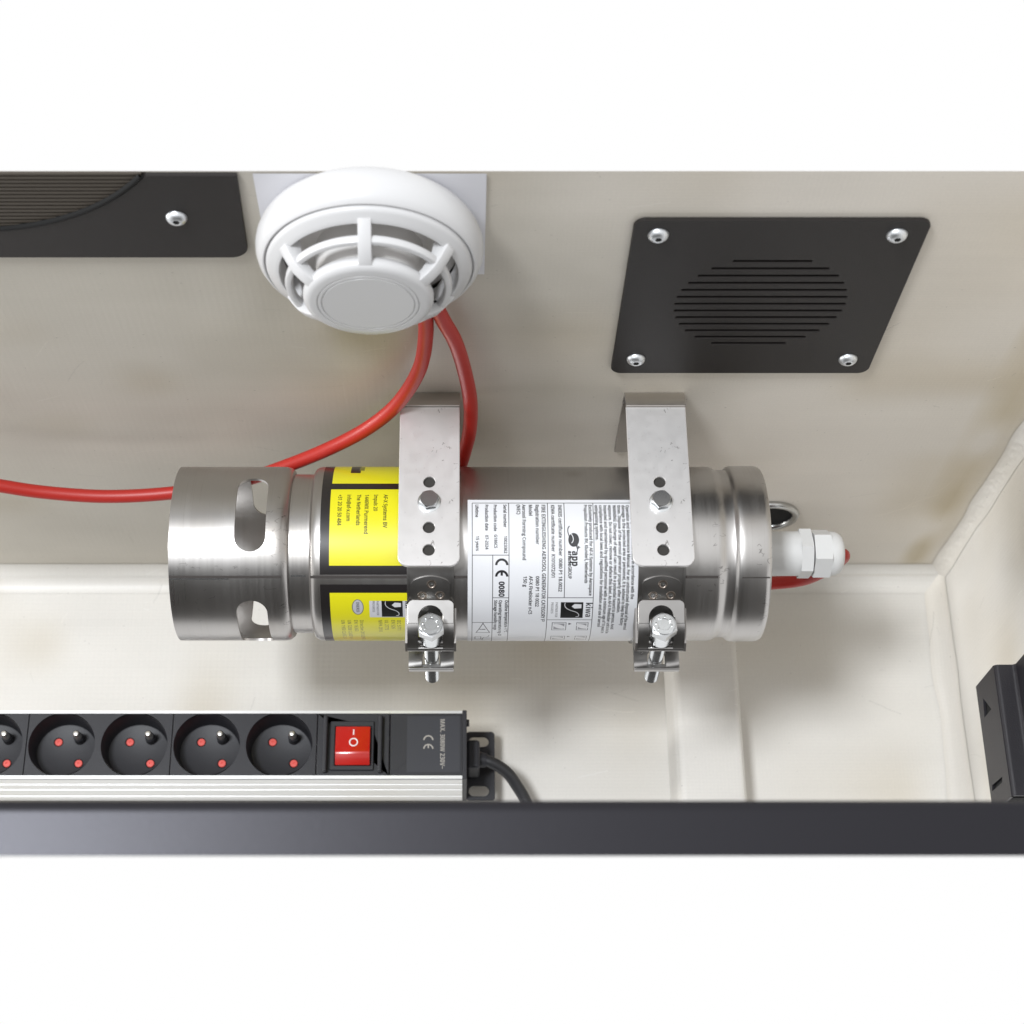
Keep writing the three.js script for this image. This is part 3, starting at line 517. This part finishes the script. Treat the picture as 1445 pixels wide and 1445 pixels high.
bracketB.userData = { ...bracketA.userData, label: 'matt steel strap bracket hanging below the slotted black cover plate' };

function makeClamp() {
  const cx = -16.6, hw = 13, r = CR + 1.0;
  const t = thing('hose_clamp', 'steel bolt clamp round the cylinder next to the yellow label', 'hose clamp', [cx, CY, CZ], 'bolt clamps round the steel cylinder');
  const ring = (x0, x1, a0, a1, ra, rb, n) => { const s = new THREE.Shape(); for (let i = 0; i <= n; i++) { const a = a0 + (a1 - a0) * i / n, p = onCyl(0, a, rb); i ? s.lineTo(p[1], p[2]) : s.moveTo(p[1], p[2]); } for (let i = n; i >= 0; i--) { const a = a0 + (a1 - a0) * i / n, p = onCyl(0, a, ra); s.lineTo(p[1], p[2]); } s.closePath(); const g = new THREE.ExtrudeGeometry(s, { depth: x1 - x0, bevelEnabled: false }); g.applyMatrix4(new THREE.Matrix4().set(0, 0, 1, x0, 1, 0, 0, 0, 0, 1, 0, 0, 0, 0, 0, 1)); return toCreasedNormals(g, 0.6); };
  obj('band', [ring(cx - hw, cx + hw, 105, 438, CR + 0.35, r, 120), ring(cx - hw, cx - hw + 1.1, 110, 430, r - 0.1, r + 0.7, 100), ring(cx + hw - 1.1, cx + hw, 110, 430, r - 0.1, r + 0.7, 100)], M.clamp, t);
  // welded pad, arched top edge, bent to the girth
  const na = 14, nx = 16, pos = [], idx = [];
  const lay = (rr) => { const o = pos.length / 3; for (let i = 0; i <= na; i++) for (let j = 0; j <= nx; j++) { const u = j / nx * 2 - 1, top = 37.5 + 3.6 * u * u + Math.max(0, Math.abs(u) - 0.88) * 12, a = top + (60 - top) * i / na; pos.push(...onCyl(cx + u * 10.8, a, rr)); } return o; };
  const o1 = lay(r + 1.3), o0 = lay(r), W = nx + 1, q = (a, b, c, d) => idx.push(a, c, b, b, c, d);
  for (let i = 0; i < na; i++) for (let j = 0; j < nx; j++) q(o1 + i * W + j, o1 + i * W + j + 1, o1 + (i + 1) * W + j, o1 + (i + 1) * W + j + 1);
  for (let j = 0; j < nx; j++) q(o0 + j, o0 + j + 1, o1 + j, o1 + j + 1);
  for (let i = 0; i < na; i++) { q(o0 + i * W, o1 + i * W, o0 + (i + 1) * W, o1 + (i + 1) * W); q(o1 + i * W + nx, o0 + i * W + nx, o1 + (i + 1) * W + nx, o0 + (i + 1) * W + nx); }
  let pg = new THREE.BufferGeometry(); pg.setAttribute('position', new THREE.Float32BufferAttribute(pos, 3)); pg.setIndex(idx); pg.computeVertexNormals(); pg.setAttribute('uv', new THREE.Float32BufferAttribute(new Float32Array(pos.length / 3 * 2), 2));
  const pad = obj('weld_pad', toCreasedNormals(pg, 0.6), M.clamp, t);
  for (const [dx, a] of [[0.6, 42.6], [-4.6, 50.0], [5.2, 49.8]]) {
    const n = [0, -Math.sin(a * D), Math.cos(a * D)];
    const w = obj('spot_weld', turned([[2.7, -0.1], [2.5, 0.25], [1.9, 0.3], [1.5, 0.1], [1.1, -0.6], [0, -0.7]].map(([rr, h]) => [rr, h + 1.3]), onCyl(cx + dx, a, r), n, 24), std(C(0.34, 0.29, 0.25), 0.34, 1), pad);
    obj('weld_nugget', new THREE.SphereGeometry(0.8, 12, 8).scale(1.1, 1, 0.8).translate(...onCyl(cx + dx + 0.3, a, r + 0.7)), M.clamp, pad);
  }
  // front lug: a bent sheet with a keyhole slot, facing the viewer
  const lug = (name, o, dir, L, w, slotW, slotTop, slotBot, th, chamfer) => {
    const s = new THREE.Shape(); s.moveTo(-w, -L); s.lineTo(w, -L); s.lineTo(w, -chamfer); s.lineTo(w - chamfer, 0); s.lineTo(-w + chamfer, 0); s.lineTo(-w, -chamfer); s.closePath();
    const p = new THREE.Path(); p.moveTo(-slotW, slotBot); p.lineTo(-slotW, slotTop - slotW); p.absarc(0, slotTop - slotW, slotW, Math.PI, 0, true); p.lineTo(slotW, slotBot); p.closePath(); s.holes.push(p);
    const g = ext(s, th, 0.25, 20), up = V(dir).normalize().negate(), n = new THREE.Vector3(1, 0, 0).cross(up);
    g.applyMatrix4(new THREE.Matrix4().makeBasis(new THREE.Vector3(1, 0, 0), up, n).setPosition(V(o)));
    return obj(name, g, M.clamp, t);
  };
  // front lug: flat arch over the bolt head, two legs that curl under, a lip joining them
  const arch = new THREE.Shape(); arch.moveTo(-12.8, -13); arch.lineTo(-12.8, -2.6); arch.quadraticCurveTo(-12.4, -0.6, -10, 0); arch.lineTo(10, 0); arch.quadraticCurveTo(12.4, -0.6, 12.8, -2.6); arch.lineTo(12.8, -13); arch.lineTo(6.8, -13); arch.lineTo(6.8, -10); arch.absarc(0, -10, 6.8, 0, Math.PI, false); arch.lineTo(-6.8, -13); arch.closePath();
  const th0 = 20 * D, o1v = [cx, 355.6, -873.8], up = new THREE.Vector3(0, Math.cos(th0), Math.sin(th0));
  const ag = ext(arch, 1.6, 0.25, 20); ag.applyMatrix4(new THREE.Matrix4().makeBasis(new THREE.Vector3(1, 0, 0), up, new THREE.Vector3(1, 0, 0).cross(up)).setPosition(V(o1v)));
  const l1 = obj('front_lug', ag, M.clamp, t);
  const path = []; { let y = o1v[1] - 13 * up.y, z = o1v[2] - 13 * up.z, n = 14, L = 16.5; const nn = new THREE.Vector3(1, 0, 0).cross(up); y += nn.y * 1.6; z += nn.z * 1.6; path.push([y, z]); for (let i = 0; i < n; i++) { const a = th0 + (i + 0.5) / n * 52 * D; y -= Math.cos(a) * L / n; z -= Math.sin(a) * L / n; path.push([y, z]); } }
  const endP = path[path.length - 1];
  for (const x of [-12.8, 6.8]) obj('lug_leg', bentSheet(path, -1.6, cx + x, cx + x + 6), M.clamp, l1);
  obj('lug_lip', rod([cx - 12.7, endP[0] + 0.9, endP[1] - 0.6], [cx + 12.7, endP[0] + 0.9, endP[1] - 0.6], 1.5), M.clamp, l1);
  const side = (x, zz, yy) => { const s = new THREE.Shape([[352, -877], [334, -884], [331, -889], [338, -896], [349.5, -893], [354, -884]].map((p) => new THREE.Vector2(...p))); const g = new THREE.ExtrudeGeometry(s, { depth: 1.2, bevelEnabled: false }); g.applyMatrix4(new THREE.Matrix4().set(0, 0, 1, x, 1, 0, 0, 0, 0, 1, 0, 0, 0, 0, 0, 1)); return toCreasedNormals(g, 0.5); };
  for (const x of [cx - 14.1, cx + 12.9]) obj('side_flange', side(x), std(C(0.30, 0.285, 0.27), 0.5, 1), l1);
  obj('trunnion', [rod([cx - 13.4, 336.5, -889.5], [cx + 13.4, 336.5, -889.5], 3.0)], M.clamp, t);
  const l2 = lug('rear_lug', [cx, 349.5, -911.2], [0, -1, -0.03], 21.6, 12.8, 5.0, -9, -18.2, 1.6, 0.5);
  for (const x of [-12.8, 5.4]) obj('lug_leg', bentSheet([[344, -909.3], [337, -908.4], [332.5, -908.2], [329.6, -908.6], [327.9, -910.2]], -1.4, cx + x, cx + x + 7.4), M.clamp, l2);
  obj('lug_lip', box(cx - 12.8, cx + 12.8, 327.2, 328.6, -911.8, -907.6, 0.5), M.clamp, l2);
  // the tightening bolt, head towards the viewer
  const ax = [0.0, -0.065, -1], p0 = [cx + 0.2, 338.4, -873.5], at = (d) => [p0[0] + ax[0] * d, p0[1] + ax[1] * d, p0[2] + ax[2] * d], back = [-ax[0], -ax[1], -ax[2]];
  const b = obj('clamp_bolt', hexHead(p0, back, 13.6, 5.6, Math.PI / 6 + 0.1, 1.1), M.bolt, t);
  obj('head_face', turned([[0, 5.8], [3.3, 5.8], [3.5, 6.05], [5.9, 6.05], [6.1, 5.8], [6.1, 5.5]], p0, back, 48, 0, 0.2), M.zinc, b);
  for (let i = 0; i < 7; i++) { const a = (i * 47 - 60) * D; obj('head_stamp', new THREE.SphereGeometry(0.55, 8, 6).scale(1, 1.6, 0.5).translate(p0[0] + 4.3 * Math.cos(a), p0[1] + 4.3 * Math.sin(a) - 6.0 * ax[1], p0[2] + 6.05), M.zinc, b); }
  obj('sleeve', rod(at(12), at(0), 6.0, 6.0, 40), M.zinc, b);
  obj('shank', turned((() => { const o = [[0, -68], [2.6, -68], [3.7, -66.8]]; for (let d = -66.2; d < -10; d += 0.65) o.push([3.95, d], [3.6, d + 0.32]); o.push([3.95, -9.8]); return o; })(), p0, back, 32), M.zinc, b);
  return t;
}
const clampA = makeClamp();
const clampB = clampA.clone(); clampB.name = numbered('hose_clamp'); clampB.position.x = 0.1108; scene.add(clampB);
clampB.userData = { ...clampA.userData, label: 'steel bolt clamp round the cylinder at the end of the white label' };

// ---------------------------------------------------------------- red cables
tag(obj('red_cable', tube([[-18.3, 467, -735], [-18.3, 467, -752], [-18.3, 466, -773], [-22.4, 464, -806.8], [-35.9, 462, -843.2], [-53, 460, -867.5], [-74.5, 457, -885.6], [-100.6, 453, -900.7], [-136.5, 451, -921.4], [-173.7, 448, -929], [-214.5, 446, -929.9], [-251.8, 446, -923.9], [-275.2, 446, -915.2], [-310, 446, -900], [-350, 446, -885]], 4.1, 200), M.red, scene, [-150, 446, -900]), 'red cable curving from the smoke detector to the left edge behind the cylinder', 'cable');
tag(obj('red_cable', tube([[-13.7, 467, -725], [-13.7, 467, -741.6], [-9.2, 466.5, -760.2], [-3.2, 466, -780.2], [2.8, 466, -818], [5.6, 464, -847], [5, 460, -874], [2, 456, -893], [-2, 449, -915], [4, 436, -948], [40, 415, -968], [120, 405, -973], [188, 404.5, -967], [208, 403.8, -959], [219, 403, -942], [223.8, 401, -922], [222.5, 398.6, -910], [214, 397.3, -905.2]], 4.1, 260), M.red, scene, [0, 460, -870]), 'red cable running down behind the left bracket to the white cable gland', 'cable');

// ---------------------------------------------------------------- grommet in the lid behind the gland
{
  const t = thing('ceiling_grommet', 'round dark hole with a shiny rim, half hidden behind the cylinder end cap', 'grommet', [203, LID, -1019]);
  obj('rim', new THREE.TorusGeometry(17.5, 2.6, 16, 64).rotateX(Math.PI / 2).translate(203, LID - 1.6, -1019), M.chrome, t);
  obj('opening', turned([[0, 0], [16, 0], [16, 0.8], [0, 0.8]], [203, LID - 0.1, -1019], [0, -1, 0], 48), M.hole, t);
}

// ---------------------------------------------------------------- power strip
{
  const t = thing('power_strip', 'aluminium power strip with black sockets and a red rocker switch', 'power strip', [-190, 305.8, -1055]);
  const Z = -1055, yb = 308.6, yt = 349.8, L = -400;
  // extruded housing: grooved aluminium channel
  const prof = [[351.6, Z], [yt + 0.05, Z + 0.0], [yt + 0.05, Z - 1.6], [yt + 0.05, Z - 50], [351.6, Z - 50]];
  const rail = (pts) => { const s = new THREE.Shape(pts.map((p) => new THREE.Vector2(...p))); const g = new THREE.ExtrudeGeometry(s, { depth: 1 - L, bevelEnabled: false }); g.applyMatrix4(new THREE.Matrix4().set(0, 0, 1, L, 1, 0, 0, 0, 0, 1, 0, 0, 0, 0, 0, 1)); return toCreasedNormals(g, 0.5); };
  const housing = obj('housing', [rail([[351.7, Z + 0.6], [yt + 0.1, Z + 0.6], [yt + 0.1, Z - 52], [351.7, Z - 52]]),
    rail([[yb - 0.1, Z + 0.6], [306.4, Z + 0.6], [305.8, Z], [305.8, Z - 9], [306.9, Z - 9.2], [306.9, Z - 10.8], [305.8, Z - 11], [305.8, Z - 21], [306.9, Z - 21.2], [306.9, Z - 22.8], [305.8, Z - 23], [305.8, Z - 37], [306.9, Z - 37.2], [306.9, Z - 38.4], [305.8, Z - 38.6], [305.8, Z - 50], [yb - 0.1, Z - 52]])], M.alu, t);
  obj('housing_back', box(L, 0.5, 306.9, 351.4, Z - 53, Z - 51), M.alu, t);
  const sx = [-116.6, -163.2, -209.8, -256.4, -303, -349.6], sy = 329.2;
  const mods = [[-92.5, -185.8], [-185.8, -279.1], [-279.1, -372.4]];
  mods.forEach(([b, a], m) => {
    const s = roundRect(a + 0.35, b - 0.35, yb, yt, 0.2); for (const x of sx.slice(m * 2, m * 2 + 2)) { const p = new THREE.Path(), q = []; for (let i = 0; i < 120; i++) { const a = -i * 3 * D; q.push(new THREE.Vector2(x + 21.4 * Math.cos(a), sy + Math.max(-20.3, Math.min(20.3, 21.4 * Math.sin(a))))); } p.setFromPoints(q); s.holes.push(p); }
    obj('socket_plate', ext(s, 2.5, 0, 64).translate(0, 0, Z - 2.3), M.blackPlastic, t);
  });
  for (const x of sx) {
    const cup = obj('socket', turned([[21.5, 0.3], [21.2, 2], [20.0, 15.8], [19.6, 17], [19.0, 17.3], [0, 17.4]], [x, sy, Z], [0, 0, -1], 72).translate(0, -sy, 0).scale(1, 0.953, 1).translate(0, sy, 0), M.blackPlastic, t);
    const f = Z - 17.3;
    obj('earth_pin', turned([[2.4, -0.1], [2.4, 12], [2.2, 13.2], [1.5, 14.2], [0, 14.6]], [x + 7.6, sy + 8.6, f], [0, 0, 1], 24), std(C(0.62, 0.60, 0.55), 0.35, 0.9), cup);
    obj('pin_base', turned([[3.6, -0.1], [3.2, 6], [2.5, 6.6]], [x + 7.6, sy + 8.6, f], [0, 0, 1], 20), M.blackPlastic, cup);
    for (const [dx, dy] of [[-6.4, 6.9], [7.9, -7.4]]) {
      obj('contact_hole', turned([[3.1, 0.05], [3.1, 0.16], [0, 0.16]], [x + dx, sy + dy, f], [0, 0, 1], 24), M.hole, cup);
      obj('shutter', turned([[2.5, 0], [2.5, 0.8], [2.2, 1.1], [0.7, 1.15], [0.5, 0.7], [0, 0.7]], [x + dx + 0.35, sy + dy - 0.25, f], [0, 0, 1], 20), M.redPlug, cup);
    }
  }
  // switch module
  const sw = roundRect(-92.2, -45.9, yb, yt, 0.2); const wp = new THREE.Path(); wp.setFromPoints([[-80.6, 314.9], [-80.6, 340.6], [-57.4, 340.6], [-57.4, 314.9]].map((p) => new THREE.Vector2(...p))); sw.holes.push(wp);
  const plate = obj('switch_plate', ext(sw, 2.5, 0.3).translate(0, 0, Z - 2.3), M.blackPlastic, t);
  const fr = roundRect(-84, -55.6, 311.6, 344.4, 1); fr.holes.push(wp);
  obj('switch_frame', ext(fr, 1.6, 0.5).translate(0, 0, Z + 0.1), M.blackPlastic, plate);
  for (const x of [-86.8, -51.6]) obj('guard_ridge', box(x - 1.3, x + 1.3, 310, 347.4, Z, Z + 5.6, 0.9), M.blackPlastic, plate);
  const rk = new THREE.Shape(); [[340.2, Z + 3.0], [325, Z + 4.2], [323.2, Z + 4.6], [321.4, Z + 4.2], [315.3, Z + 1.2], [315.3, Z - 6], [340.2, Z - 6]].forEach(([a, b], i) => (i ? rk.lineTo(a, b) : rk.moveTo(a, b))); rk.closePath();
  const rg = new THREE.ExtrudeGeometry(rk, { depth: 21.4, bevelEnabled: true, bevelSize: 0.4, bevelThickness: 0.4, bevelOffset: -0.4, bevelSegments: 2 }); rg.applyMatrix4(new THREE.Matrix4().set(0, 0, 1, -79.9, 1, 0, 0, 0, 0, 1, 0, 0, 0, 0, 0, 1));
  const rocker = obj('rocker_switch', toCreasedNormals(rg, 0.5), std(C(0.50, 0.012, 0.007), 0.24, 0, { clearcoat: 0.5, clearcoatRoughness: 0.1 }), t);
  const markM = std(C(0.85, 0.82, 0.80), 0.4);
  obj('on_mark', box(-69.1, -68.4, 334.6, 338.2, Z + 3.1, Z + 3.45), markM, rocker);
  obj('off_mark', new THREE.TorusGeometry(2.5, 0.42, 10, 36).scale(1, 1, 0.6).rotateX(-0.075).translate(-68.6, 329.6, Z + 3.9), markM, rocker);
  // end module with its printed sticker
  const em = roundRect(-45.3, 1.2, yb, yt, 0.2); const endp = obj('end_plate', ext(em, 2.5, 0.3).translate(0, 0, Z - 2.3), M.blackPlastic, t);
  const sticker = canvasTex(512, 560, (g, w, h) => {
    g.fillStyle = '#313238'; g.fillRect(0, 0, w, h);
    g.save(); g.translate(w - 190, 24); g.rotate(Math.PI / 2); g.fillStyle = '#a9a49c'; g.textBaseline = 'bottom'; g.font = `bold 62px ${F}`; g.fillText('MAX. 3080W 230V~', 0, 0, 505); g.restore();
    g.save(); g.translate(w - 275, 190); g.rotate(Math.PI / 2); g.strokeStyle = '#a9a49c'; ceMark(g, 0, -20, 100, 14); g.restore();
  });
  const pg = new THREE.PlaneGeometry(34, 37.2).translate(-17.5, 329.4, Z + 0.28); pg.userData.keepUV = true; const pgn = pg.toNonIndexed(); pgn.userData.keepUV = true;
  obj('rating_sticker', pgn, std(C(0.93, 0.93, 0.93), 0.5, 0, { map: sticker }), endp);
  // end cap, mounting ear with two slots, cord entry
  const ec = obj('end_cover', box(1.1, 4, 306.2, 352, Z - 52, Z + 1.2, 0.6), M.blackPlastic, t);
  obj('end_screw', [rod([4, 345.5, Z - 6], [5.6, 345.5, Z - 6], 2.4, 2.2, 20)], M.blackPlastic, ec);
  const er = roundRect(3.6, 22.8, 304.9, 352.2, 2.4); er.holes.push(slotPath(5.4, 18.8, 341.6, 348.6), slotPath(5.4, 18.8, 307.8, 314.8));
  obj('mounting_ear', ext(er, 2, 0.3, 12).translate(0, 0, -1102), M.blackPlastic, t);
  obj('cord_entry', [box(3.9, 12.5, 319, 338, -1097, -1072, 2), rod([8, 328, -1083], [17, 327, -1083], 6.2, 4.6)], M.blackPlastic, t);
  obj('cord', tube([[9, 328.2, -1083], [18.6, 326.4, -1083], [30.3, 320.2, -1087], [37.3, 312, -1092], [42.9, 303.1, -1096], [46.2, 291, -1099], [47.4, 284.5, -1100]], 3.9, 90, 20), M.cord, t);
}

// ---------------------------------------------------------------- rack rail at the right edge and black crossbar in front
{
  const t = thing('rack_rail', 'black bent sheet metal rack rail with triangle and slot cut-outs at the right edge', 'rack rail', [322, 265, -940]);
  const s = new THREE.Shape(); // side face in (z, y)
  s.moveTo(-973, 262); s.lineTo(-936.2, 262); s.lineTo(-936.2, 339.8); s.lineTo(-973, 339.8); s.closePath();
  const tri = new THREE.Path(); tri.setFromPoints([[-962.6, 329], [-964.8, 317.6], [-950, 317.9]].map((p) => new THREE.Vector2(...p))); s.holes.push(tri);
  const sl = new THREE.Path(); sl.setFromPoints([[-947.7, 276.6], [-967.5, 277.2], [-968.9, 274], [-948.9, 273.6]].map((p) => new THREE.Vector2(...p))); s.holes.push(sl);
  const g = new THREE.ExtrudeGeometry(s, { depth: 1.5, bevelEnabled: false }); g.applyMatrix4(new THREE.Matrix4().set(0, 0, 1, 310, 0, 1, 0, 0, 1, 0, 0, 0, 0, 0, 0, 1));
  obj('side_web', toCreasedNormals(g, 0.5), M.rackBlack, t);
  const line = []; for (let i = 0; i <= 8; i++) { const a = i / 8 * Math.PI / 2; line.push([313 - 3 * Math.cos(a), -938 + 3 * Math.sin(a)]); }
  line.push([320, -935]); for (let i = 1; i <= 6; i++) { const a = i / 6 * Math.PI / 2; line.push([320 + 2.4 * Math.sin(a), -935 + 2.4 - 2.4 * Math.cos(a)]); } line.push([322.4, -860]);
  const off = line.map((p, i) => { const a = line[Math.max(i - 1, 0)], b = line[Math.min(i + 1, line.length - 1)], dx = b[0] - a[0], dz = b[1] - a[1], l = Math.hypot(dx, dz); return [p[0] + dz / l * 1.5, p[1] - dx / l * 1.5]; });
  const f = new THREE.Shape([[310, -938.0], ...line.slice(1), ...off.reverse()].map((p) => new THREE.Vector2(...p)));
  const fg = new THREE.ExtrudeGeometry(f, { depth: 340 - 262, bevelEnabled: false }); fg.applyMatrix4(new THREE.Matrix4().set(1, 0, 0, 0, 0, 0, 1, 262, 0, 1, 0, 0, 0, 0, 0, 1));
  obj('front_flange', toCreasedNormals(fg, 0.6), M.rackBlack, t);
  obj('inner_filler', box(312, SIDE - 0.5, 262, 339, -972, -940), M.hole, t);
}
tag(obj('front_crossbar', [bentSheet([[143.5, -589.4], [157.8, -587.24], [159.4, -587], [160.6, -587.3], [161.5, -588], [161.9, -589], [162, -590], [162, -640]], -1.2, -420, 420)], M.bar, scene, [0, 143.5, -594]), 'dark grey metal crossbar along the bottom in front of the power strip', 'crossbar');

renderer.render(scene, camera);
